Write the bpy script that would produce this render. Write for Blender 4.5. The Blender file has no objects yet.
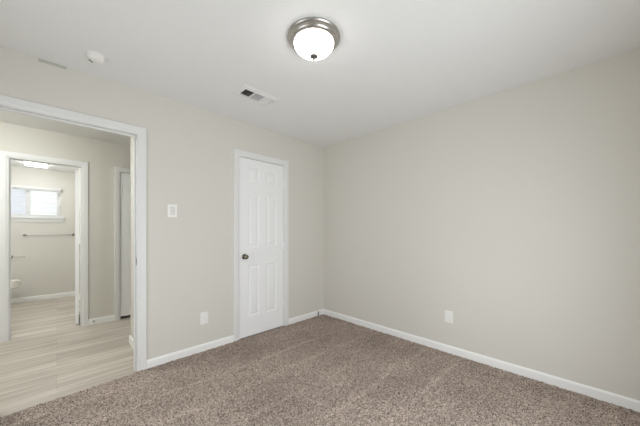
import bpy, bmesh, math, random
import numpy as np
from mathutils import Vector, Matrix

S = bpy.context.scene
COL = S.collection
PI = math.pi

# ------------------------------------------------------------------ camera
cam_data = bpy.data.cameras.new('camera')
cam = bpy.data.objects.new('camera', cam_data)
COL.objects.link(cam)
cam.location = (0, 0, 1.21)
cam.rotation_euler = (PI / 2, 0, -(PI / 2 - 0.79202))
cam_data.sensor_width = 36.0
cam_data.lens = 266.7 / 640 * 36
cam_data.shift_y = 18.4 / 640
cam_data.clip_start = 0.02
S.camera = cam

# ------------------------------------------------------------------ view, world, lights
S.view_settings.view_transform = 'Standard'
S.view_settings.look = 'None'
S.view_settings.gamma = 1
S.view_settings.use_curve_mapping = False
S.view_settings.exposure = 0.03
S.cycles.max_bounces = 10
S.cycles.diffuse_bounces = 7
S.cycles.sample_clamp_indirect = 6

world = bpy.data.worlds.new('sky')
S.world = world
world.use_nodes = True
bg = world.node_tree.nodes['Background']
bg.inputs['Color'].default_value = (0.96, 0.985, 1.0, 1)
bg.inputs['Strength'].default_value = 1.6


def area_light(name, loc, direction, sx, sy, watts, col=(1, 1, 1)):
    d = bpy.data.lights.new(name, 'AREA')
    d.shape = 'RECTANGLE'
    d.size, d.size_y, d.energy, d.color = sx, sy, watts, col
    o = bpy.data.objects.new(name, d)
    COL.objects.link(o)
    o.location = loc
    o.rotation_euler = Vector(direction).to_track_quat('-Z', 'Z').to_euler()
    return o


# daylight through the two bedroom windows (behind the camera and on its left)
DAY = (0.90, 0.955, 1.0)
area_light('daylight_back_window', (1.10, -0.455, 0.95), (0.0, 1, 0.0), 1.1, 1.1, 27.5, DAY)
area_light('daylight_side_window', (-0.745, 1.50, 0.95), (1, 0.0, 0.0), 1.1, 1.1, 8, DAY)
LAMP_BED = 8.0
LAMP_BATH = 13.0
LAMP_ADDED_VANITY = 36.0  # strength of the added, unseen bathroom bar light
LAMP_HALL = 106.0


# ------------------------------------------------------------------ materials
def s2l(c):
    return tuple(((v / 255) / 12.92 if v / 255 <= 0.04045 else ((v / 255 + 0.055) / 1.055) ** 2.4) for v in c)


def new_mat(name, rgb, rough=0.6, metal=0.0, spec=0.5):
    m = bpy.data.materials.new(name)
    m.use_nodes = True
    nt = m.node_tree
    b = nt.nodes['Principled BSDF']
    b.inputs['Base Color'].default_value = (*s2l(rgb), 1)
    b.inputs['Roughness'].default_value = rough
    b.inputs['Metallic'].default_value = metal
    b.inputs['Specular IOR Level'].default_value = spec
    return m, nt, b


def node(nt, kind, **kw):
    n = nt.nodes.new(kind)
    for k, v in kw.items():
        if k in n.inputs.keys():
            n.inputs[k].default_value = v
        else:
            setattr(n, k, v)
    return n


def paint(name, rgb, rough, scale, strength, dist, mottled=0.0):
    m, nt, b = new_mat(name, rgb, rough, spec=0.3)
    tc = node(nt, 'ShaderNodeTexCoord')
    n = node(nt, 'ShaderNodeTexNoise', Scale=scale, Detail=3.0)
    nt.links.new(tc.outputs['Object'], n.inputs['Vector'])
    bp = node(nt, 'ShaderNodeBump', Strength=strength, Distance=dist)
    nt.links.new(n.outputs['Fac'], bp.inputs['Height'])
    nt.links.new(bp.outputs['Normal'], b.inputs['Normal'])
    return m


M = {}
M['wall'] = paint('greige_wall_paint', (219, 216, 209), 0.7, 90, 0.12, 0.004)
M['hall_wall'] = M['wall']
M['ceiling'] = paint('textured_white_ceiling', (236, 236, 235), 0.8, 55, 0.35, 0.008)
M['trim'] = new_mat('white_semigloss_trim', (232, 232, 232), 0.5, spec=0.3)[0]
M['baseboard'] = new_mat('lightened_baseboard_white', (246, 246, 245), 0.45)[0]  # whiter than the trim, imitating stronger light near the floor
M['door'] = new_mat('white_door_paint', (245, 245, 246), 0.55, spec=0.25)[0]
M['plastic'] = new_mat('white_plastic', (242, 241, 238), 0.35)[0]
M['plastic_shade'] = new_mat('ivory_plastic', (224, 222, 218), 0.4)[0]
M['dark'] = new_mat('dark_slot', (22, 22, 24), 0.7)[0]
M['duct'] = new_mat('dark_duct', (40, 40, 42), 0.8)[0]
M['nickel'] = new_mat('brushed_nickel', (186, 183, 178), 0.32, 1.0)[0]
M['finial'] = new_mat('dark_nickel', (140, 137, 133), 0.5, 1.0)[0]  # darker, rougher nickel than the pan
M['chrome'] = new_mat('satin_chrome', (170, 168, 165), 0.22, 1.0)[0]
M['knob'] = new_mat('dark_pewter', (120, 116, 104), 0.16, 1.0)[0]
M['black_rubber'] = new_mat('black_rubber', (25, 24, 24), 0.6)[0]
M['porcelain'] = new_mat('white_porcelain', (240, 238, 232), 0.12)[0]
M['vent'] = new_mat('white_enamel_vent', (232, 231, 230), 0.45)[0]
M['vinyl_frame'] = new_mat('white_vinyl_frame', (226, 226, 226), 0.4)[0]
M['patch'] = new_mat('grey_filler', (190, 190, 183), 0.8)[0]
M['slot_grey'] = new_mat('grey_slot', (120, 120, 117), 0.7)[0]
M['siding'] = new_mat('white_siding', (235, 235, 235), 0.7)[0]


def emit(name, rgb, strength):
    m = bpy.data.materials.new(name)
    m.use_nodes = True
    nt = m.node_tree
    b = nt.nodes['Principled BSDF']
    b.inputs['Base Color'].default_value = (0.85, 0.85, 0.83, 1)
    b.inputs['Emission Color'].default_value = (*rgb, 1)
    b.inputs['Emission Strength'].default_value = strength
    b.inputs['Roughness'].default_value = 0.25
    return m


M['lamp_bed'] = emit('lit_frosted_glass', (1.0, 0.97, 0.93), LAMP_BED)
M['lamp_bath'] = emit('lit_bath_diffuser', (0.94, 0.985, 1.0), LAMP_BATH)
M['lamp_added_vanity'] = emit('lit_added_vanity', (0.94, 0.985, 1.0), LAMP_ADDED_VANITY)
M['lamp_hall'] = emit('lit_hall_diffuser', (0.96, 1.0, 0.965), LAMP_HALL)


def glass_mat(name, tint):
    m = bpy.data.materials.new(name)
    m.use_nodes = True
    nt = m.node_tree
    nt.nodes.remove(nt.nodes['Principled BSDF'])
    out = nt.nodes['Material Output']
    t = node(nt, 'ShaderNodeBsdfTransparent')
    t.inputs['Color'].default_value = (*tint, 1)
    g = node(nt, 'ShaderNodeBsdfGlossy')
    g.inputs['Roughness'].default_value = 0.03
    mx = node(nt, 'ShaderNodeMixShader')
    mx.inputs[0].default_value = 0.06
    nt.links.new(t.outputs[0], mx.inputs[1])
    nt.links.new(g.outputs[0], mx.inputs[2])
    nt.links.new(mx.outputs[0], out.inputs['Surface'])
    return m


M['glass'] = glass_mat('clear_glass', (0.97, 0.985, 0.98))
M['screened_glass'] = glass_mat('screened_glass', (0.86, 0.88, 0.905))


def carpet_mat():
    m, nt, b = new_mat('taupe_carpet', (140, 125, 115), 0.95, spec=0.1)
    L = nt.links.new
    tc = node(nt, 'ShaderNodeTexCoord')
    # tuft-sized flecks
    n1 = node(nt, 'ShaderNodeTexNoise', Scale=140.0, Detail=2.0, Roughness=0.65)
    n2 = node(nt, 'ShaderNodeTexVoronoi', Scale=180.0)
    L(tc.outputs['Object'], n1.inputs['Vector'])
    L(tc.outputs['Object'], n2.inputs['Vector'])
    sep = node(nt, 'ShaderNodeSeparateColor')
    L(n2.outputs['Color'], sep.inputs[0])
    mixf = node(nt, 'ShaderNodeMix', data_type='FLOAT')
    mixf.inputs[0].default_value = 0.5
    L(n1.outputs['Fac'], mixf.inputs[2])
    L(sep.outputs[0], mixf.inputs[3])
    ramp = node(nt, 'ShaderNodeValToRGB')
    e = ramp.color_ramp.elements
    e[0].position, e[0].color = 0.24, (*s2l((78, 67, 61)), 1)
    e[1].position, e[1].color = 0.85, (*s2l((212, 196, 185)), 1)
    mid = ramp.color_ramp.elements.new(0.5)
    mid.color = (*s2l((165, 150, 140)), 1)
    L(mixf.outputs[0], ramp.inputs[0])
    # vacuum strokes: thin brushed ridges about 0.4 m apart running along x, with softly graded lanes between
    sx = node(nt, 'ShaderNodeSeparateXYZ')
    L(tc.outputs['Object'], sx.inputs[0])
    nw = node(nt, 'ShaderNodeTexNoise', Scale=1.3, Detail=2.0)
    L(tc.outputs['Object'], nw.inputs['Vector'])

    def math_n(op, a, b=None, c=None):
        n = node(nt, 'ShaderNodeMath', operation=op)
        for i, v in enumerate((a, b, c)):
            if v is None:
                continue
            if isinstance(v, (int, float)):
                n.inputs[i].default_value = v
            else:
                L(v, n.inputs[i])
        return n.outputs[0]

    wob = math_n('MULTIPLY_ADD', nw.outputs['Fac'], 0.42, -0.04)
    skew = math_n('MULTIPLY_ADD', sx.outputs['X'], 0.07, wob)
    lane = math_n('FRACT', math_n('ADD', math_n('MULTIPLY', sx.outputs['Y'], 3.1), skew))
    ridge = node(nt, 'ShaderNodeValToRGB')
    re = ridge.color_ramp.elements
    re[0].position, re[0].color = 0.0, (1, 1, 1, 1)
    re[1].position, re[1].color = 1.0, (0.42, 0.42, 0.42, 1)
    for p, v in ((0.07, 0.95), (0.14, 0.42), (0.45, 0.30), (0.975, 0.36)):
        x = ridge.color_ramp.elements.new(p)
        x.color = (v, v, v, 1)
    L(lane, ridge.inputs[0])
    n4 = node(nt, 'ShaderNodeTexNoise', Scale=2.2, Detail=4.0, Roughness=0.6)
    L(tc.outputs['Object'], n4.inputs['Vector'])
    n5 = node(nt, 'ShaderNodeTexNoise', Scale=1.1, Detail=1.0)
    mp = node(nt, 'ShaderNodeMapping')
    mp.inputs['Location'].default_value = (3.1, 7.7, 0)
    L(tc.outputs['Object'], mp.inputs['Vector'])
    L(mp.outputs[0], n5.inputs['Vector'])
    mask = node(nt, 'ShaderNodeMapRange')
    for i, v in ((1, 0.42), (2, 0.60), (3, 0.04), (4, 0.36)):
        mask.inputs[i].default_value = v
    L(n5.outputs['Fac'], mask.inputs[0])
    stroke = math_n('MULTIPLY', math_n('SUBTRACT', ridge.outputs[0], 0.38), mask.outputs[0])
    patch = math_n('MULTIPLY_ADD', n4.outputs['Fac'], 0.80, 0.63)
    gain = math_n('ADD', patch, stroke)
    hsv = node(nt, 'ShaderNodeVectorMath', operation='SCALE')
    L(ramp.outputs[0], hsv.inputs[0])
    L(gain, hsv.inputs['Scale'])
    L(hsv.outputs[0], b.inputs['Base Color'])
    return m


def plank_mat():
    m, nt, b = new_mat('greige_vinyl_plank', (168, 156, 142), 0.38, spec=0.45)
    L = nt.links.new
    tc = node(nt, 'ShaderNodeTexCoord')
    br = node(nt, 'ShaderNodeTexBrick', offset=0.41, offset_frequency=3, Scale=1.0)
    br.inputs['Brick Width'].default_value = 1.22
    br.inputs['Row Height'].default_value = 0.18
    br.inputs['Mortar Size'].default_value = 0.0010
    br.inputs['Color1'].default_value = (0, 0, 0, 1)
    br.inputs['Color2'].default_value = (1, 1, 1, 1)
    br.inputs['Mortar'].default_value = (0.2, 0.2, 0.2, 1)
    L(tc.outputs['Object'], br.inputs['Vector'])
    mp = node(nt, 'ShaderNodeMapping')
    mp.inputs['Scale'].default_value = (0.55, 9.0, 1)
    L(tc.outputs['Object'], mp.inputs['Vector'])
    addv = node(nt, 'ShaderNodeVectorMath', operation='MULTIPLY_ADD')
    addv.inputs[1].default_value = (7, 3, 5)
    L(br.outputs['Color'], addv.inputs[0])
    L(mp.outputs[0], addv.inputs[2])
    n = node(nt, 'ShaderNodeTexNoise', Scale=1.7, Detail=5.0, Roughness=0.6, Distortion=0.4)
    L(addv.outputs[0], n.inputs['Vector'])
    mix = node(nt, 'ShaderNodeMix', data_type='FLOAT')
    mix.inputs[0].default_value = 0.09
    L(n.outputs['Fac'], mix.inputs[2])
    sep = node(nt, 'ShaderNodeSeparateColor')
    L(br.outputs['Color'], sep.inputs[0])
    L(sep.outputs[0], mix.inputs[3])
    ramp = node(nt, 'ShaderNodeValToRGB')
    e = ramp.color_ramp.elements
    e[0].position, e[0].color = 0.25, (*s2l((160, 150, 139)), 1)
    e[1].position, e[1].color = 0.75, (*s2l((224, 215, 205)), 1)
    L(mix.outputs[0], ramp.inputs[0])
    dk = node(nt, 'ShaderNodeMix', data_type='RGBA')
    dk.inputs[7].default_value = (*s2l((165, 154, 143)), 1)
    L(br.outputs['Fac'], dk.inputs[0])
    L(ramp.outputs[0], dk.inputs[6])
    L(dk.outputs[2], b.inputs['Base Color'])
    return m


M['carpet'] = carpet_mat()
M['plank'] = plank_mat()


# ------------------------------------------------------------------ mesh helpers
def build(name, bm, mat, parent=None, loc=None, smooth=False, bevel=0.0, segs=2):
    bmesh.ops.recalc_face_normals(bm, faces=bm.faces)
    me = bpy.data.meshes.new(name)
    bm.to_mesh(me)
    bm.free()
    me.materials.append(mat)
    if smooth:
        for p in me.polygons:
            p.use_smooth = True
        me.set_sharp_from_angle(angle=math.radians(40))
    o = bpy.data.objects.new(name, me)
    COL.objects.link(o)
    if loc is not None:
        o.location = loc
    if parent is not None:
        o.parent = parent
    if bevel:
        md = o.modifiers.new('bevel', 'BEVEL')
        md.width, md.segments, md.limit_method = bevel, segs, 'ANGLE'
        md.angle_limit = math.radians(40)
    return o


def box(bm, a, b):
    vs = [bm.verts.new((x, y, z)) for x in (a[0], b[0]) for y in (a[1], b[1]) for z in (a[2], b[2])]
    for f in ((0, 1, 3, 2), (4, 6, 7, 5), (0, 4, 5, 1), (2, 3, 7, 6), (0, 2, 6, 4), (1, 5, 7, 3)):
        bm.faces.new([vs[i] for i in f])
    return vs


def boxes(*ab):
    bm = bmesh.new()
    for a, b in ab:
        box(bm, a, b)
    return bm


def lathe(bm, prof, n=48, axis='z', center=(0, 0, 0), close=True):
    """prof: list of (radius, height along axis)"""
    rings = []
    for r, h in prof:
        ring = []
        for k in range(n):
            t = 2 * PI * k / n
            u, v = r * math.cos(t), r * math.sin(t)
            p = {'z': (u, v, h), 'y': (u, h, v), 'x': (h, u, v)}[axis]
            ring.append(bm.verts.new(Vector(p) + Vector(center)))
        rings.append(ring)
    for a, b in zip(rings, rings[1:]):
        for k in range(n):
            bm.faces.new((a[k], a[(k + 1) % n], b[(k + 1) % n], b[k]))
    if close:
        bm.faces.new(rings[0])
        bm.faces.new(rings[-1])
    return bm


def tube(bm, p0, p1, r, n=12):
    p0, p1 = Vector(p0), Vector(p1)
    d = (p1 - p0).normalized()
    q = d.to_track_quat('Z', 'Y')
    rings = [[bm.verts.new(p + q @ Vector((r * math.cos(2 * PI * k / n), r * math.sin(2 * PI * k / n), 0)))
              for k in range(n)] for p in (p0, p1)]
    for k in range(n):
        bm.faces.new((rings[0][k], rings[0][(k + 1) % n], rings[1][(k + 1) % n], rings[1][k]))
    bm.faces.new(rings[0])
    bm.faces.new(rings[1])


def wall_mesh(axis, t0, t1, a0, a1, z0, z1, holes=()):
    """wall slab: axis 'y' runs along x with thickness t0..t1 in y; 'x' the other way. holes = (a0,a1,z0,z1)"""
    A = sorted({a0, a1, *[h[0] for h in holes], *[h[1] for h in holes]})
    Z = sorted({z0, z1, *[h[2] for h in holes], *[h[3] for h in holes]})
    P = (lambda a, t, z: (a, t, z)) if axis == 'y' else (lambda a, t, z: (t, a, z))

    def filled(i, j):
        if i < 0 or j < 0 or i >= len(A) - 1 or j >= len(Z) - 1:
            return False
        ca, cz = (A[i] + A[i + 1]) / 2, (Z[j] + Z[j + 1]) / 2
        return not any(h[0] < ca < h[1] and h[2] < cz < h[3] for h in holes)

    bm = bmesh.new()
    q = lambda *p: bm.faces.new([bm.verts.new(P(*v)) for v in p])
    for i in range(len(A) - 1):
        for j in range(len(Z) - 1):
            if not filled(i, j):
                continue
            x0, x1, y0, y1 = A[i], A[i + 1], Z[j], Z[j + 1]
            for t in (t0, t1):
                q((x0, t, y0), (x1, t, y0), (x1, t, y1), (x0, t, y1))
            if not filled(i - 1, j): q((x0, t0, y0), (x0, t1, y0), (x0, t1, y1), (x0, t0, y1))
            if not filled(i + 1, j): q((x1, t0, y0), (x1, t1, y0), (x1, t1, y1), (x1, t0, y1))
            if not filled(i, j - 1): q((x0, t0, y0), (x1, t0, y0), (x1, t1, y0), (x0, t1, y0))
            if not filled(i, j + 1): q((x0, t0, y1), (x1, t0, y1), (x1, t1, y1), (x0, t1, y1))
    bmesh.ops.remove_doubles(bm, verts=bm.verts, dist=1e-5)
    return bm


def struct(o, label, cat):
    o['kind'] = 'structure'
    o['label'] = label
    o['category'] = cat
    return o


def tag(o, label, cat, group=None):
    o['label'] = label
    o['category'] = cat
    if group:
        o['group'] = group
    return o


def empty(name, loc, label, cat, group=None):
    o = bpy.data.objects.new(name, None)
    COL.objects.link(o)
    o.location = loc
    o.empty_display_size = 0.05
    return tag(o, label, cat, group)


# ------------------------------------------------------------------ dimensions
YA, YA2 = 2.755, 2.87            # bedroom wall with the doors
XB = 2.788                       # bedroom right wall
H = 2.44
YH, YH2 = 4.59, 4.705            # far wall of the hall
ZF = -0.015                      # plank floor level
HH = 2.425                       # hall ceiling
YT = 6.926                       # far wall of the bathroom
HT = 2.33                        # bathroom ceiling
OP = (-0.30, 0.494, 2.05)        # bedroom doorway: left jamb, right jamb, head
CL = (1.452, 2.068, 2.05)        # closet doorway
BD = (-0.382, 0.2245, 2.038)     # bathroom doorway
HC = (0.631, 1.245, 2.032)       # hall closet doorway
JT = 0.016                       # jamb lining thickness


def hole(o, z0):
    return (o[0] - JT, o[1] + JT, z0, o[2] + JT)


# ------------------------------------------------------------------ shell
struct(build('wall_left', wall_mesh('y', YA, YA2, -1.7, XB, -0.1, H + 0.02, [hole(OP, -0.1), hole(CL, -0.1)]), M['wall']),
       'greige bedroom wall with the hall doorway and the white closet door', 'wall')
struct(build('wall_right', wall_mesh('x', XB, XB + 0.11, -0.57, 5.4, -0.1, H + 0.02), M['wall']),
       'long plain greige bedroom wall on the right', 'wall')
WB = (0.50, 1.70, 0.36, 1.56)     # back window
WS = (0.90, 2.10, 0.36, 1.56)     # side window
struct(build('wall_back', wall_mesh('y', -0.57, -0.45, -0.87, XB, -0.1, H + 0.02, [WB]), M['wall']),
       'greige bedroom wall behind the camera with a window', 'wall')
struct(build('wall_side', wall_mesh('x', -0.87, -0.75, -0.45, YA, -0.1, H + 0.02, [WS]), M['wall']),
       'greige bedroom wall left of the camera with a window', 'wall')
struct(build('ceiling', boxes(((-0.87, -0.57, H), (XB + 0.11, YA + 0.05, H + 0.12))), M['ceiling']),
       'white textured bedroom ceiling', 'ceiling')

hr = bmesh.new()
pts = [(0.578, YA2), (0.678, YA2), (0.678, 3.457), (XB, 3.457), (XB, 3.557), (0.578, 3.557)]
lo = [hr.verts.new((x, y, -0.1)) for x, y in pts]
hi = [hr.verts.new((x, y, HH + 0.02)) for x, y in pts]
hr.faces.new(lo); hr.faces.new(hi)
for k in range(6):
    hr.faces.new((lo[k], lo[(k + 1) % 6], hi[(k + 1) % 6], hi[k]))
struct(build('wall_hall_right', hr, M['hall_wall']), 'greige hall wall corner just behind the right jamb of the doorway', 'wall')
struct(build('wall_hall_far', wall_mesh('y', YH, YH2, -1.7, XB, -0.1, HH + 0.02, [hole(BD, -0.1), hole(HC, -0.1)]), M['hall_wall']),
       'greige hall wall holding the bathroom doorway', 'wall')
struct(build('wall_hall_left', wall_mesh('x', -1.8, -1.7, YA, 5.4, -0.1, HH + 0.02), M['hall_wall']),
       'greige wall at the left end of the hall', 'wall')
struct(build('ceiling_hall', boxes(((-1.8, YA + 0.06, HH), (XB + 0.11, 4.66, HH + 0.13))), M['ceiling']),
       'white hall ceiling seen over the doorway', 'ceiling')
struct(build('wall_closet', boxes(((0.43, 5.3, -0.1), (XB, 5.4, HH + 0.1)), ((0.43, 4.66, HH), (XB, 5.3, HH + 0.1))), M['hall_wall']),
       'inside of the hall closet behind its white door', 'wall')

WT = (-0.80, 0.045, 1.478, 1.985)      # bathroom window hole
struct(build('wall_bathroom_far', wall_mesh('y', YT, YT + 0.12, -1.25, 0.43, -0.1, HT + 0.02, [WT]), M['hall_wall']),
       'pale bathroom wall with the window and the towel bar', 'wall')
struct(build('wall_bathroom_left', wall_mesh('x', -1.25, -1.15, YH2, YT, -0.1, HT + 0.02), M['hall_wall']),
       'bathroom wall behind the toilet tank', 'wall')
struct(build('wall_bathroom_right', wall_mesh('x', 0.275, 0.43, YH2, YT, -0.1, HH), M['hall_wall']),
       'bathroom wall behind the open bathroom door', 'wall')
struct(build('ceiling_bathroom', boxes(((-1.25, 4.66, HT), (0.43, YT + 0.12, HT + 0.25))), M['ceiling']),
       'white bathroom ceiling', 'ceiling')
struct(build('floor_hall', boxes(((-1.8, 2.60, ZF - 0.08), (XB, YT + 0.1, ZF))), M['plank']),
       'greige wood plank floor running through the hall into the bathroom', 'floor')

# carpet: real pile relief on a fine grid, its edge following the plank floor
nx, ny = 500, 470
gx = np.linspace(-0.75, XB, nx)
gy = np.linspace(0, 1, ny)
X = np.repeat(gx[None, :], ny, 0)
edge = np.where(gx < OP[0] - 0.05, YA, np.where(gx > OP[1], YA, 2.745 - (0.5 - gx) * 0.062))
Y = -0.45 + gy[:, None] * (edge[None, :] + 0.45)
rng = np.random.default_rng(4)
Z = rng.normal(0, 1, (ny, nx))
Z = (Z + np.roll(Z, 1, 0) * 0.5 + np.roll(Z, 1, 1) * 0.5) * 0.0022
Z[-1, :] -= 0.012
X[1:-1, 1:-1] += rng.normal(0, 0.0015, (ny - 2, nx - 2))
Y[1:-1, 1:-1] += rng.normal(0, 0.0015, (ny - 2, nx - 2))
vv = np.stack([X, Y, Z], -1).reshape(-1, 3)
idx = np.arange(nx * ny).reshape(ny, nx)
quads = np.stack([idx[:-1, :-1], idx[:-1, 1:], idx[1:, 1:], idx[1:, :-1]], -1).reshape(-1, 4)
cm = bpy.data.meshes.new('floor')
cm.vertices.add(len(vv)); cm.vertices.foreach_set('co', vv.ravel())
cm.loops.add(quads.size); cm.loops.foreach_set('vertex_index', quads.ravel())
cm.polygons.add(len(quads)); cm.polygons.foreach_set('loop_start', np.arange(0, quads.size, 4))
cm.update(calc_edges=True); cm.validate()
for a in (True,):
    cm.polygons.foreach_set('use_smooth', np.ones(len(quads), dtype=bool))
cm.materials.append(M['carpet'])
co = bpy.data.objects.new('floor', cm)
COL.objects.link(co)
struct(co, 'speckled taupe bedroom carpet with vacuum strokes', 'floor')


# ------------------------------------------------------------------ trim
def casing_bm(o, zb, yface, w=0.064, side=-1, rev=0.004):
    prof = [(0, 0), (0, 0.009), (0.014, 0.011), (0.020, 0.0155), (0.030, 0.0145), (0.050, 0.018), (w - 0.003, 0.017), (w, 0.013), (w, 0)]
    bm = bmesh.new()
    rows = []
    for t, d in prof:
        t += rev
        y = yface + side * d
        rows.append([bm.verts.new(p) for p in ((o[0] - t, y, zb), (o[0] - t, y, o[2] + t), (o[1] + t, y, o[2] + t), (o[1] + t, y, zb))])
    n = len(rows)
    for i in range(n):
        for k in range(3):
            bm.faces.new((rows[i][k], rows[i][k + 1], rows[(i + 1) % n][k + 1], rows[(i + 1) % n][k]))
    bm.faces.new([r[0] for r in rows]); bm.faces.new([r[3] for r in rows])
    return bm


def jamb_bm(o, zb, y0, y1):
    return boxes(((o[0] - JT, y0, zb), (o[0], y1, o[2])), ((o[1], y0, zb), (o[1] + JT, y1, o[2])),
                 ((o[0] - JT, y0, o[2]), (o[1] + JT, y1, o[2] + JT)))


def stop_bm(o, zb, y0, y1, d=0.012):
    return boxes(((o[0], y0, zb), (o[0] + d, y1, o[2] - d)), ((o[1] - d, y0, zb), (o[1], y1, o[2] - d)),
                 ((o[0], y0, o[2] - d), (o[1], y1, o[2])))


def doorway(name, o, zb_room, y0, y1, label, stop=None, zb=None):
    zb = zb_room if zb is None else zb
    c = build(name, casing_bm(o, zb_room, y0), M['trim'], smooth=True)
    struct(c, label, 'door trim')
    build('jamb', jamb_bm(o, zb, y0 - 0.001, y1 + 0.001), M['trim'], c)
    if stop:
        build('stop_strip', stop_bm(o, zb, *stop, d=0.008 if name == 'trim_3' else 0.012), M['trim'], c, bevel=0.002)
    build('hall_casing', casing_bm(o, zb, y1, side=1), M['trim'], c, smooth=True)
    return c


t1 = doorway('trim_1', OP, 0.0, YA, YA2, 'white casing around the open doorway to the hall', (YA + 0.045, YA + 0.078), ZF)
sp = build('strike_plate', boxes(((OP[1] - 0.0015, YA + 0.008, 0.915), (OP[1] + 0.001, YA + 0.034, 0.985))), M['chrome'], t1)
build('latch_hole', boxes(((OP[1] - 0.0022, YA + 0.014, 0.935), (OP[1], YA + 0.027, 0.965))), M['dark'], sp)
t2 = doorway('trim_2', CL, 0.0, YA, YA2, 'white casing around the bedroom closet door')
t3 = doorway('trim_3', BD, ZF, YH, YH2, 'white casing around the bathroom doorway across the hall', (YH + 0.045, YH + 0.075))
t4 = doorway('trim_4', HC, ZF, YH, YH2, 'white casing around the hall closet door')


def baseboard(name, p0, p1, z0, h, nrm, label):
    """straight run with an eased top edge; nrm points into the room"""
    p0, p1, nrm = Vector((*p0, 0)), Vector((*p1, 0)), Vector((*nrm, 0))
    bm = bmesh.new()
    prof = [(0, 0), (0.013, 0), (0.013, h - 0.016), (0.010, h - 0.006), (0.006, h), (0, h)]
    r0 = [bm.verts.new(p0 + nrm * d + Vector((0, 0, z0 + z))) for d, z in prof]
    r1 = [bm.verts.new(p1 + nrm * d + Vector((0, 0, z0 + z))) for d, z in prof]
    n = len(prof)
    for i in range(n):
        bm.faces.new((r0[i], r0[(i + 1) % n], r1[(i + 1) % n], r1[i]))
    bm.faces.new(r0); bm.faces.new(r1)
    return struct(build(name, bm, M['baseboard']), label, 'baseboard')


CW = 0.068
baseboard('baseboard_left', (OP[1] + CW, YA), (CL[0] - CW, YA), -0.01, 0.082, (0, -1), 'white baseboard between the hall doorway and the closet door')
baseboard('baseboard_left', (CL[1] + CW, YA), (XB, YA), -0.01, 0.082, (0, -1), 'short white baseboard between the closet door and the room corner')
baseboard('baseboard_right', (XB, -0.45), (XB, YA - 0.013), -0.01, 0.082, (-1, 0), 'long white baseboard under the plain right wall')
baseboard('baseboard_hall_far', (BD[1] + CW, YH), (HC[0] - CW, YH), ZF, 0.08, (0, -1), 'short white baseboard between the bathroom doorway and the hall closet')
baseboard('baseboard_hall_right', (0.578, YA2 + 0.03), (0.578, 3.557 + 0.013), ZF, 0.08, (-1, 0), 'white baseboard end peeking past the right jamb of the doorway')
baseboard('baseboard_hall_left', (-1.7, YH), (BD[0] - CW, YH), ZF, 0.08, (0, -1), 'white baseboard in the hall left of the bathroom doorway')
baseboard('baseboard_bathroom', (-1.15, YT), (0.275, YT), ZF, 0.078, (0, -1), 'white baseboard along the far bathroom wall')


# ------------------------------------------------------------------ doors
def panel_door_bm(w, h, th=0.035):
    """six raised panels on both faces; origin at the lower left corner of the front face, front = -y"""
    st = 0.175 * w
    mu = 0.155 * w
    pw = (w - 2 * st - mu) / 2
    cols = [(st, st + pw), (st + pw + mu, w - st)]
    rows = [(0.225, 0.815), (1.02, 1.635), (1.76, 1.93)]
    rows = [(a * h / 2.032, b * h / 2.032) for a, b in rows]
    A = sorted({0, w, *[v for c in cols for v in c]})
    Zs = sorted({0, h, *[v for r in rows for v in r]})
    bm = bmesh.new()

    def quad(p):
        bm.faces.new([bm.verts.new(v) for v in p])

    for ys, d in ((0.0, 1), (th, -1)):
        for i in range(len(A) - 1):
            for j in range(len(Zs) - 1):
                x0, x1, z0, z1 = A[i], A[i + 1], Zs[j], Zs[j + 1]
                if (x0, x1) in cols and (z0, z1) in rows:
                    steps = [(0, 0), (0.006, 0.006), (0.013, 0.009), (0.020, 0.009), (0.042, 0.002)]
                    rings = [[(x0 + s, ys + d * e, z0 + s), (x1 - s, ys + d * e, z0 + s), (x1 - s, ys + d * e, z1 - s), (x0 + s, ys + d * e, z1 - s)] for s, e in steps]
                    for a, b in zip(rings, rings[1:]):
                        for k in range(4):
                            quad((a[k], a[(k + 1) % 4], b[(k + 1) % 4], b[k]))
                    quad(rings[-1])
                else:
                    quad(((x0, ys, z0), (x1, ys, z0), (x1, ys, z1), (x0, ys, z1)))
    for x in (0, w):
        quad(((x, 0, 0), (x, th, 0), (x, th, h), (x, 0, h)))
    for z in (0, h):
        quad(((0, 0, z), (w, 0, z), (w, th, z), (0, th, z)))
    bmesh.ops.remove_doubles(bm, verts=bm.verts, dist=1e-5)
    return bm


def add_knob(parent, x, z, y, mat):
    k = build('door_knob', lathe(bmesh.new(), [(0.0005, -0.062), (0.014, -0.0615), (0.023, -0.056), (0.0275, -0.046), (0.027, -0.036), (0.020, -0.028), (0.011, -0.022), (0.0105, -0.004)], 32, 'y', (x, y, z)), mat, parent, smooth=True)
    build('rosette', lathe(bmesh.new(), [(0.010, -0.009), (0.026, -0.009), (0.031, -0.005), (0.032, 0.0)], 32, 'y', (x, y, z)), mat, k, smooth=True)


def add_hinge(parent, x, z, y, mat):
    bm = bmesh.new()
    lathe(bm, [(0.004, -0.046), (0.006, -0.044), (0.006, 0.044), (0.004, 0.046)], 12, 'z', (x, y - 0.006, z))
    box(bm, (x - 0.016, y - 0.003, z - 0.044), (x + 0.001, y + 0.001, z + 0.044))
    build('hinge', bm, mat, parent)


# bedroom closet door
dw = CL[1] - CL[0] - 0.006
d1 = build('door_1', panel_door_bm(dw, 2.040), M['door'], loc=(CL[0] + 0.003, YA + 0.004, 0.005))
struct(d1, 'white six panel closet door beside the room corner', 'door')
add_knob(d1, 0.060, 0.918, 0.0, M['knob'])
for z in (0.30, 1.02, 1.80):
    add_hinge(d1, dw + 0.001, z, -0.001, M['door'])
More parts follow.
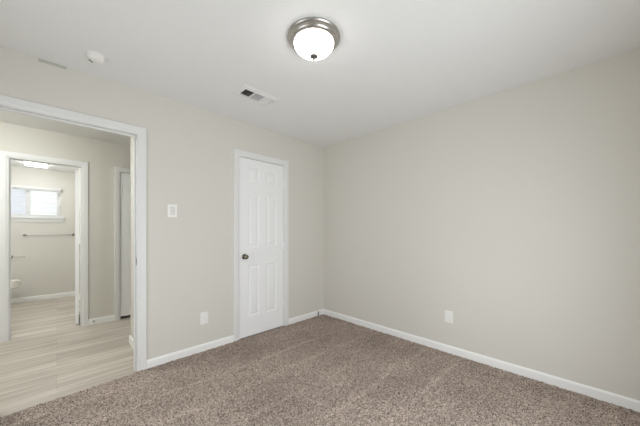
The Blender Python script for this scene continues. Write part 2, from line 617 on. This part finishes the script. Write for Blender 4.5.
# hall closet door
dw3 = HC[1] - HC[0] - 0.006
d2 = build('door_2', panel_door_bm(dw3, 2.005), M['door'], loc=(HC[0] + 0.003, YH + 0.006, 0.022))
struct(d2, 'white panel door half hidden behind the right jamb of the hall doorway', 'door')
for z in (0.25, 1.02, 1.78):
    add_hinge(d2, 0.012, z, -0.001, M['door'])
add_knob(d2, dw3 - 0.06, 0.92, 0.0, M['knob'])
# bathroom door, swung fully open into the bathroom, hinged on the right jamb
bw = BD[1] - BD[0] - 0.006
d3 = build('door_3', panel_door_bm(bw, 2.02), M['door'], loc=(BD[1] - 0.019, YH2 + 0.004, ZF + 0.012))
d3.rotation_euler = (0, 0, PI / 2 - 0.035)
struct(d3, 'white bathroom door swung open, seen nearly edge on', 'door')
for z in (0.35, 1.09, 1.84):
    hb = boxes(((-0.004, -0.018, z - 0.045), (0.001, 0.012, z + 0.045)))
    lathe(hb, [(0.006, -0.045), (0.006, 0.045)], 12, 'z', (-0.004, -0.009, z))
    build('hinge', hb, M['door'], d3)

# ------------------------------------------------------------------ bathroom window
w1 = empty('window_1', (-0.378, YT + 0.06, 1.478), 'wide low bathroom window with two bright panes', 'window')
w1['kind'] = 'structure'
ox, oy, oz = -0.378, YT + 0.06, 1.478


def rel(a, b):
    return ((a[0] - ox, a[1] - oy, a[2] - oz), (b[0] - ox, b[1] - oy, b[2] - oz))


fy0, fy1 = YT + 0.035, YT + 0.085
build('window_frame', boxes(
    rel((WT[0], fy0, WT[2]), (WT[0] + 0.045, fy1, WT[3])), rel((WT[1] - 0.045, fy0, WT[2]), (WT[1], fy1, WT[3])),
    rel((WT[0] + 0.045, fy0 + 0.001, WT[2]), (WT[1] - 0.045, fy1, WT[2] + 0.035)), rel((WT[0] + 0.045, fy0 + 0.001, WT[3] - 0.035), (WT[1] - 0.045, fy1, WT[3]))), M['vinyl_frame'], w1, bevel=0.003)
build('mullion', boxes(rel((-0.390, fy0 + 0.004, WT[2] + 0.03), (-0.333, fy1 - 0.004, WT[3] - 0.03))), M['vinyl_frame'], w1, bevel=0.003)
build('pane', boxes(rel((WT[0] + 0.04, fy0 + 0.022, WT[2] + 0.03), (-0.388, fy0 + 0.026, WT[3] - 0.03))), M['screened_glass'], w1)
build('pane', boxes(rel((-0.335, fy0 + 0.022, WT[2] + 0.03), (WT[1] - 0.04, fy0 + 0.026, WT[3] - 0.03))), M['glass'], w1)
build('window_sill', boxes(rel((WT[0] - 0.055, YT - 0.045, 1.440), (WT[1] + 0.055, YT + 0.03, 1.478))), M['trim'], w1, bevel=0.004)
build('apron', boxes(rel((WT[0] - 0.045, YT - 0.016, 1.375), (WT[1] + 0.045, YT, 1.440))), M['trim'], w1, bevel=0.003)

bl = empty('window_blind', (-0.378, YT - 0.012, 1.93), 'raised white blind across the top of the bathroom window', 'blind')
build('headrail', boxes(((-0.435, -0.022, 0.030), (0.435, 0.011, 0.066))), M['vinyl_frame'], bl, bevel=0.003)
sl = bmesh.new()
for k in range(7):
    box(sl, (-0.428, -0.022, -0.0 + k * 0.0042), (0.428, 0.008, 0.0022 + k * 0.0042))
build('slat_stack', sl, M['plastic'], bl)
build('end_bracket', boxes(((0.435, -0.024, 0.008), (0.441, 0.011, 0.068))), M['nickel'], bl)
build('end_bracket', boxes(((-0.441, -0.024, 0.008), (-0.435, 0.011, 0.068))), M['nickel'], bl)

# neighbouring white lap siding seen through the panes
sd = bmesh.new()
for k in range(40):
    z = -0.5 + k * 0.115
    v = [sd.verts.new(p) for p in ((-6, 9.4, z), (4, 9.4, z), (4, 9.425, z + 0.115), (-6, 9.425, z + 0.115), (-6, 9.425, z), (4, 9.425, z))]
    sd.faces.new(v[:4]); sd.faces.new((v[0], v[1], v[5], v[4]))
struct(build('wall_exterior', sd, M['siding']), 'white lap siding of the house outside the bathroom window', 'wall')


# bedroom windows out of the frame: simple framed panes
def side_window(name, axis, t0, t1, hl, label):
    a0, a1, z0, z1 = hl
    e = 0.045
    P = (lambda a, t, z: (a, t, z)) if axis == 'y' else (lambda a, t, z: (t, a, z))
    tm = (t0 + t1) / 2
    fr = boxes(*[(P(*p), P(*q)) for p, q in (
        ((a0, tm - .025, z0), (a0 + e, tm + .025, z1)), ((a1 - e, tm - .025, z0), (a1, tm + .025, z1)),
        ((a0 + e, tm - .024, z0), (a1 - e, tm + .024, z0 + e)), ((a0 + e, tm - .024, z1 - e), (a1 - e, tm + .024, z1)),
        ((a0 + e, tm - .02, (z0 + z1) / 2 - .02), (a1 - e, tm + .02, (z0 + z1) / 2 + .02)))])
    w = struct(build(name, fr, M['vinyl_frame']), label, 'window')
    build('pane', boxes((P(a0 + e, tm - .002, z0 + e), P(a1 - e, tm + .002, z1 - e))), M['glass'], w)


side_window('window_2', 'y', -0.57, -0.45, WB, 'bedroom window behind the camera')
side_window('window_3', 'x', -0.87, -0.75, WS, 'bedroom window left of the camera')

# ------------------------------------------------------------------ bedroom ceiling light
cl = empty('ceiling_light', (1.160, 1.230, H), 'round flush ceiling light with nickel ring and lit frosted dome', 'ceiling light')
build('pan', lathe(bmesh.new(), [(0.150, 0.0), (0.164, -0.001), (0.166, -0.010), (0.162, -0.016), (0.154, -0.019), (0.153, -0.023), (0.149, -0.032), (0.141, -0.039), (0.132, -0.042), (0.125, -0.042), (0.122, -0.036), (0.100, -0.034)], 72, close=False), M['nickel'], cl, smooth=True)
dome = [(0.122, -0.036)]
for k in range(0, 15):
    t = k / 14 * PI / 2
    dome.append((0.126 * math.cos(t) ** 1.2 if k < 14 else 0.004, -0.042 - 0.074 * math.sin(t)))
build('glass_dome', lathe(bmesh.new(), dome, 64, close=False), M['lamp_bed'], cl, smooth=True)
fn = build('finial', lathe(bmesh.new(), [(0.002, -0.110), (0.021, -0.115), (0.025, -0.119), (0.0245, -0.124), (0.016, -0.129), (0.0065, -0.132), (0.006, -0.137), (0.0075, -0.141), (0.005, -0.146), (0.0005, -0.148)], 24), M['finial'], cl, smooth=True)

# hall and bathroom lights
bt = empty('bathroom_ceiling_light', (-0.245, 6.38, HT), 'bright flat rectangular light on the bathroom ceiling', 'ceiling light')
build('base', boxes(((-0.140, -0.175, -0.012), (0.140, 0.175, 0.0))), M['plastic'], bt, bevel=0.004)
build('diffuser', boxes(((-0.130, -0.165, -0.034), (0.130, 0.165, -0.012))), M['lamp_bath'], bt, bevel=0.012, segs=3)
vl = empty('added_vanity_light', (-1.15, 5.45, 1.98), 'unseen bar light added left of the view to even out the bathroom lighting', 'added fill light')  # added out of view to brighten the bathroom more evenly
build('back_plate', boxes(((0.0, -0.30, -0.05), (0.02, 0.30, 0.05))), M['nickel'], vl, bevel=0.004)
for yy in (-0.2, 0.0, 0.2):
    build('lamp_shade', lathe(bmesh.new(), [(0.02, 0.05), (0.045, 0.045), (0.06, -0.02), (0.065, -0.07), (0.02, -0.075)], 24, 'z', (0.085, yy, 0.0)), M['lamp_added_vanity'], vl, smooth=True)
hl = empty('hall_ceiling_light', (-0.6, 3.55, HH), 'flush light on the hall ceiling left of the doorway view', 'ceiling light')
build('base_ring', lathe(bmesh.new(), [(0.12, 0), (0.15, 0), (0.15, -0.018), (0.13, -0.020)], 48, close=False), M['plastic'], hl, smooth=True)
build('diffuser', lathe(bmesh.new(), [(0.132, -0.004), (0.132, -0.022), (0.112, -0.05), (0.060, -0.065), (0.002, -0.068)], 48, close=False), M['lamp_hall'], hl, smooth=True)

# ------------------------------------------------------------------ ceiling air register
vt = empty('ceiling_vent', (1.297, 2.128, H), 'white three-bank air register on the ceiling above the closet door', 'vent')
fx, fy = 0.186, 0.100          # outer half sizes
ix, iy = 0.146, 0.056          # opening half sizes
fb = bmesh.new()
ro = [fb.verts.new((sx * fx, sy * fy, 0.0)) for sx, sy in ((-1, -1), (1, -1), (1, 1), (-1, 1))]
rm = [fb.verts.new((sx * (fx - 0.004), sy * (fy - 0.004), -0.005)) for sx, sy in ((-1, -1), (1, -1), (1, 1), (-1, 1))]
rk = [fb.verts.new((sx * (ix + 0.010), sy * (iy + 0.010), -0.014)) for sx, sy in ((-1, -1), (1, -1), (1, 1), (-1, 1))]
ri = [fb.verts.new((sx * ix, sy * iy, -0.013)) for sx, sy in ((-1, -1), (1, -1), (1, 1), (-1, 1))]
rz = [fb.verts.new((sx * ix, sy * iy, -0.0005)) for sx, sy in ((-1, -1), (1, -1), (1, 1), (-1, 1))]
for a, b in ((ro, rm), (rm, rk), (rk, ri), (ri, rz)):
    for k in range(4):
        fb.faces.new((a[k], a[(k + 1) % 4], b[(k + 1) % 4], b[k]))
for xx in (-0.049, 0.049):
    box(fb, (xx - 0.005, -iy, -0.013), (xx + 0.005, iy, -0.001))
build('vent_frame', fb, M['vent'], vt)
build('duct_opening', boxes(((-ix, -iy, -0.0012), (ix, iy, -0.0004))), M['duct'], vt)


def louvres(x0, x1, along, tilt, n):
    bm = bmesh.new()
    for k in range(n):
        f = (k + 0.5) / n
        if along == 'y':
            c, hl_ = x0 + (x1 - x0) * f, (x1 - x0) / n * 0.45
            dx, dz = hl_ * math.cos(tilt), hl_ * math.sin(tilt)
            p = [(c - dx, -iy, -0.0065 - dz), (c + dx, -iy, -0.0065 + dz), (c + dx, iy, -0.0065 + dz), (c - dx, iy, -0.0065 - dz)]
        else:
            c, hl_ = -iy + 2 * iy * f, 2 * iy / n * 0.45
            dy, dz = hl_ * math.cos(tilt), hl_ * math.sin(tilt)
            p = [(x0, c - dy, -0.0065 - dz), (x0, c + dy, -0.0065 + dz), (x1, c + dy, -0.0065 + dz), (x1, c - dy, -0.0065 - dz)]
        v = [bm.verts.new(q) for q in p] + [bm.verts.new((q[0], q[1], q[2] + 0.0008)) for q in p]
        for f4 in ((0, 1, 2, 3), (4, 7, 6, 5), (0, 4, 5, 1), (1, 5, 6, 2), (2, 6, 7, 3), (3, 7, 4, 0)):
            bm.faces.new([v[i] for i in f4])
    return bm


build('louvre_bank', louvres(-ix, -0.054, 'y', math.radians(48), 8), M['vent'], vt)
build('louvre_bank', louvres(-0.044, 0.044, 'x', math.radians(72), 9), M['vent'], vt)
build('louvre_bank', louvres(0.054, ix, 'y', math.radians(-12), 8), M['vent'], vt)
for sx in (-1, 1):
    build('screw', lathe(bmesh.new(), [(0.0005, -0.0105), (0.003, -0.010), (0.004, -0.007)], 12, center=(sx * 0.168, 0, 0)), M['chrome'], vt)

# ------------------------------------------------------------------ smoke detector
sm = empty('smoke_detector', (0.195, 2.43, H), 'small round white smoke detector on the ceiling', 'smoke detector')
build('base', lathe(bmesh.new(), [(0.046, 0.0), (0.053, 0.0), (0.053, -0.009), (0.049, -0.011)], 48, close=False), M['plastic'], sm, smooth=True)
build('cover', lathe(bmesh.new(), [(0.049, -0.009), (0.050, -0.022), (0.045, -0.032), (0.030, -0.039), (0.002, -0.041)], 48, close=False), M['plastic'], sm, smooth=True)
for ang in (126, 156):
    a = math.radians(ang)
    c = (0.034 * math.cos(a), 0.034 * math.sin(a), -0.0385)
    build('sounder_slot', lathe(bmesh.new(), [(0.0005, -0.005), (0.0055, -0.004), (0.0055, 0.004), (0.0005, 0.005)], 12, 'z', c), M['slot_grey'], sm)

st = bmesh.new()
box(st, (-0.094, YA - 0.004, H - 0.020), (0.052, YA, H))
tag(build('filler_strip', st, M['patch'], bevel=0.0015), 'short grey strip along the wall and ceiling joint above the hall doorway', 'strip')


# ------------------------------------------------------------------ wall plates
def plate_bm(w, h, t=0.006):
    bm = bmesh.new()
    p = [((w / 2, h / 2), 0), ((w / 2, h / 2), t * 0.5), ((w / 2 - 0.004, h / 2 - 0.004), t)]
    rings = [[bm.verts.new((sx * a, -d, sz * b)) for sx, sz in ((-1, -1), (1, -1), (1, 1), (-1, 1))] for (a, b), d in p]
    for a, b in zip(rings, rings[1:]):
        for k in range(4):
            bm.faces.new((a[k], a[(k + 1) % 4], b[(k + 1) % 4], b[k]))
    bm.faces.new(rings[0]); bm.faces.new(rings[-1])
    return bm


def screw(parent, z):
    build('screw', lathe(bmesh.new(), [(0.0005, -0.0075), (0.0028, -0.0070), (0.0034, -0.0055)], 12, 'y', (0, 0, z)), M['plastic_shade'], parent)


sw = empty('light_switch', (0.7725, YA, 1.402), 'white light switch on the wall right of the hall doorway', 'switch')
build('plate', plate_bm(0.080, 0.124), M['plastic'], sw)
build('surround', boxes(((-0.022, -0.0066, -0.040), (0.022, -0.005, 0.040))), M['plastic_shade'], sw)
tg = bmesh.new()
v = [tg.verts.new(p) for p in ((-0.005, -0.005, -0.012), (0.005, -0.005, -0.012), (0.005, -0.005, 0.012), (-0.005, -0.005, 0.012),
                               (-0.004, -0.018, 0.004), (0.004, -0.018, 0.004), (0.004, -0.016, 0.012), (-0.004, -0.016, 0.012))]
for f4 in ((0, 1, 2, 3), (4, 5, 6, 7), (0, 1, 5, 4), (1, 2, 6, 5), (2, 3, 7, 6), (3, 0, 4, 7)):
    tg.faces.new([v[i] for i in f4])
build('toggle', tg, M['plastic'], sw)
screw(sw, 0.050); screw(sw, -0.050)


def outlet(loc, rz, label):
    o = empty('wall_outlet', loc, label, 'outlet', 'bedroom wall outlets')
    o.rotation_euler = (0, 0, rz)
    build('plate', plate_bm(0.080, 0.122), M['plastic'], o)
    for zc in (-0.021, 0.021):
        bm = boxes(((-0.0165, -0.0072, zc - 0.0165), (0.0165, -0.005, zc + 0.0165)))
        r = build('receptacle', bm, M['plastic'], o, bevel=0.003)
        for x, hgt in ((-0.0065, 0.0045), (0.0065, 0.0038)):
            build('slot', boxes(((x - 0.0009, -0.0077, zc + 0.002 - hgt), (x + 0.0009, -0.0068, zc + 0.002 + hgt))), M['plastic_shade'], r)
    screw(o, 0)
    return o


outlet((1.068, YA, 0.329), 0, 'white outlet low on the wall between the hall doorway and the closet door')
outlet((XB, 0.994, 0.356), -PI / 2, 'white outlet low on the long plain right wall')


# ------------------------------------------------------------------ door stops
def spring_stop(loc, tip_off, label, mat, r=0.006):
    o = empty('door_stop', loc, label, 'door stop')
    d = Vector(tip_off)
    q = d.to_track_quat('Z', 'Y').to_matrix().to_4x4()
    L = d.length
    fl = lathe(bmesh.new(), [(0.0115, 0.0), (0.0115, 0.004), (0.006, 0.008)], 20)
    bmesh.ops.rotate(fl, verts=fl.verts, matrix=Vector((0, -1, 0)).to_track_quat('Z', 'Y').to_matrix())
    build('flange', fl, mat, o, smooth=True)
    sp_ = bmesh.new()
    prof = []
    n = 14
    for k in range(n):
        h0 = 0.004 + (L - 0.016) * k / n
        h1 = 0.004 + (L - 0.016) * (k + 0.5) / n
        prof += [(r * 0.78, h0), (r, h1)]
    lathe(sp_, prof, 16)
    bmesh.ops.transform(sp_, verts=sp_.verts, matrix=q)
    build('spring', sp_, mat, o, smooth=False)
    tp = lathe(bmesh.new(), [(0.007, L - 0.014), (0.0085, L - 0.012), (0.0085, L - 0.003), (0.006, L)], 16)
    bmesh.ops.transform(tp, verts=tp.verts, matrix=q)
    build('bumper', tp, M['black_rubber'] if mat is not M['chrome'] else M['plastic_shade'], o, smooth=True)


spring_stop((2.672, YA - 0.013, 0.052), (-0.014, -0.014, -0.042), 'small dark bent spring door stop on the baseboard near the room corner', M['black_rubber'])
spring_stop((0.345, YH - 0.013, 0.03), (0, -0.045, -0.004), 'small metal spring door stop on the hall baseboard', M['chrome'], 0.005)

# ------------------------------------------------------------------ bathroom fittings
tb = empty('towel_bar', (-0.088, YT, 1.148), 'slim nickel towel bar under the bathroom window', 'towel bar')
br = bmesh.new()
tube(br, (-0.307, -0.062, 0), (0.307, -0.062, 0), 0.0085, 16)
build('bar', br, M['nickel'], tb, smooth=True)
for x in (-0.307, 0.307):
    pb = lathe(bmesh.new(), [(0.026, 0.0), (0.026, -0.006), (0.012, -0.014), (0.012, -0.050), (0.017, -0.056), (0.017, -0.070), (0.010, -0.076)], 20, 'y', (x, 0, 0))
    build('post', pb, M['chrome'], tb, smooth=True)
tpn = empty('toilet_paper_holder', (-0.553, YT, 0.775), 'short empty nickel paper holder above the toilet', 'paper holder')
build('post', lathe(bmesh.new(), [(0.027, 0.0), (0.027, -0.006), (0.012, -0.014), (0.012, -0.060), (0.015, -0.068), (0.010, -0.076)], 20, 'y', (0, 0, 0)), M['chrome'], tpn, smooth=True)
ab = bmesh.new()
tube(ab, (0, -0.062, 0), (0.155, -0.062, 0), 0.007, 14)
lathe(ab, [(0.007, 0.150), (0.010, 0.153), (0.010, 0.160), (0.004, 0.164)], 14, 'x', (0, -0.062, 0))
build('arm', ab, M['nickel'], tpn, smooth=True)


def loft(sections, n=32):
    """sections: (z, xcentre, half length x, half width y, squareness)"""
    bm = bmesh.new()
    rings = []
    for z, xc, a, b, p in sections:
        ring = []
        for k in range(n):
            t = 2 * PI * k / n
            c, s = math.cos(t), math.sin(t)
            ring.append(bm.verts.new((xc + a * math.copysign(abs(c) ** p, c), b * math.copysign(abs(s) ** p, s), z)))
        rings.append(ring)
    for r0, r1 in zip(rings, rings[1:]):
        for k in range(n):
            bm.faces.new((r0[k], r0[(k + 1) % n], r1[(k + 1) % n], r1[k]))
    bm.faces.new(rings[0]); bm.faces.new(rings[-1])
    return bm


to = empty('toilet', (-0.78, 6.53, ZF), 'white toilet whose bowl front shows past the left bathroom casing', 'toilet')
build('bowl', loft([(0.0, -0.01, 0.275, 0.11, 0.8), (0.03, -0.01, 0.270, 0.105, 0.8), (0.12, -0.02, 0.240, 0.09, 0.85), (0.22, -0.01, 0.235, 0.10, 0.9), (0.285, 0.01, 0.245, 0.125, 0.95), (0.312, 0.065, 0.262, 0.168, 1), (0.33, 0.08, 0.275, 0.180, 1), (0.36, 0.08, 0.278, 0.183, 1), (0.395, 0.08, 0.278, 0.183, 1), (0.40, 0.08, 0.272, 0.178, 1)]), M['porcelain'], to, smooth=True)
build('seat', loft([(0.402, 0.085, 0.275, 0.183, 0.95), (0.404, 0.085, 0.279, 0.187, 0.95), (0.416, 0.085, 0.279, 0.187, 0.95), (0.419, 0.085, 0.274, 0.182, 0.95)]), M['porcelain'], to, smooth=True)
build('lid', loft([(0.421, 0.080, 0.275, 0.183, 0.95), (0.423, 0.080, 0.279, 0.187, 0.95), (0.434, 0.080, 0.278, 0.186, 0.95), (0.440, 0.080, 0.262, 0.172, 0.95)]), M['porcelain'], to, smooth=True)
build('tank', boxes(((-0.36, -0.20, 0.385), (-0.19, 0.20, 0.74))), M['porcelain'], to, bevel=0.02, segs=4)
build('tank_lid', boxes(((-0.366, -0.21, 0.742), (-0.18, 0.21, 0.775))), M['porcelain'], to, bevel=0.008, segs=3)
build('flush_lever', boxes(((-0.185, -0.17, 0.66), (-0.170, -0.09, 0.675))), M['chrome'], to, bevel=0.003)
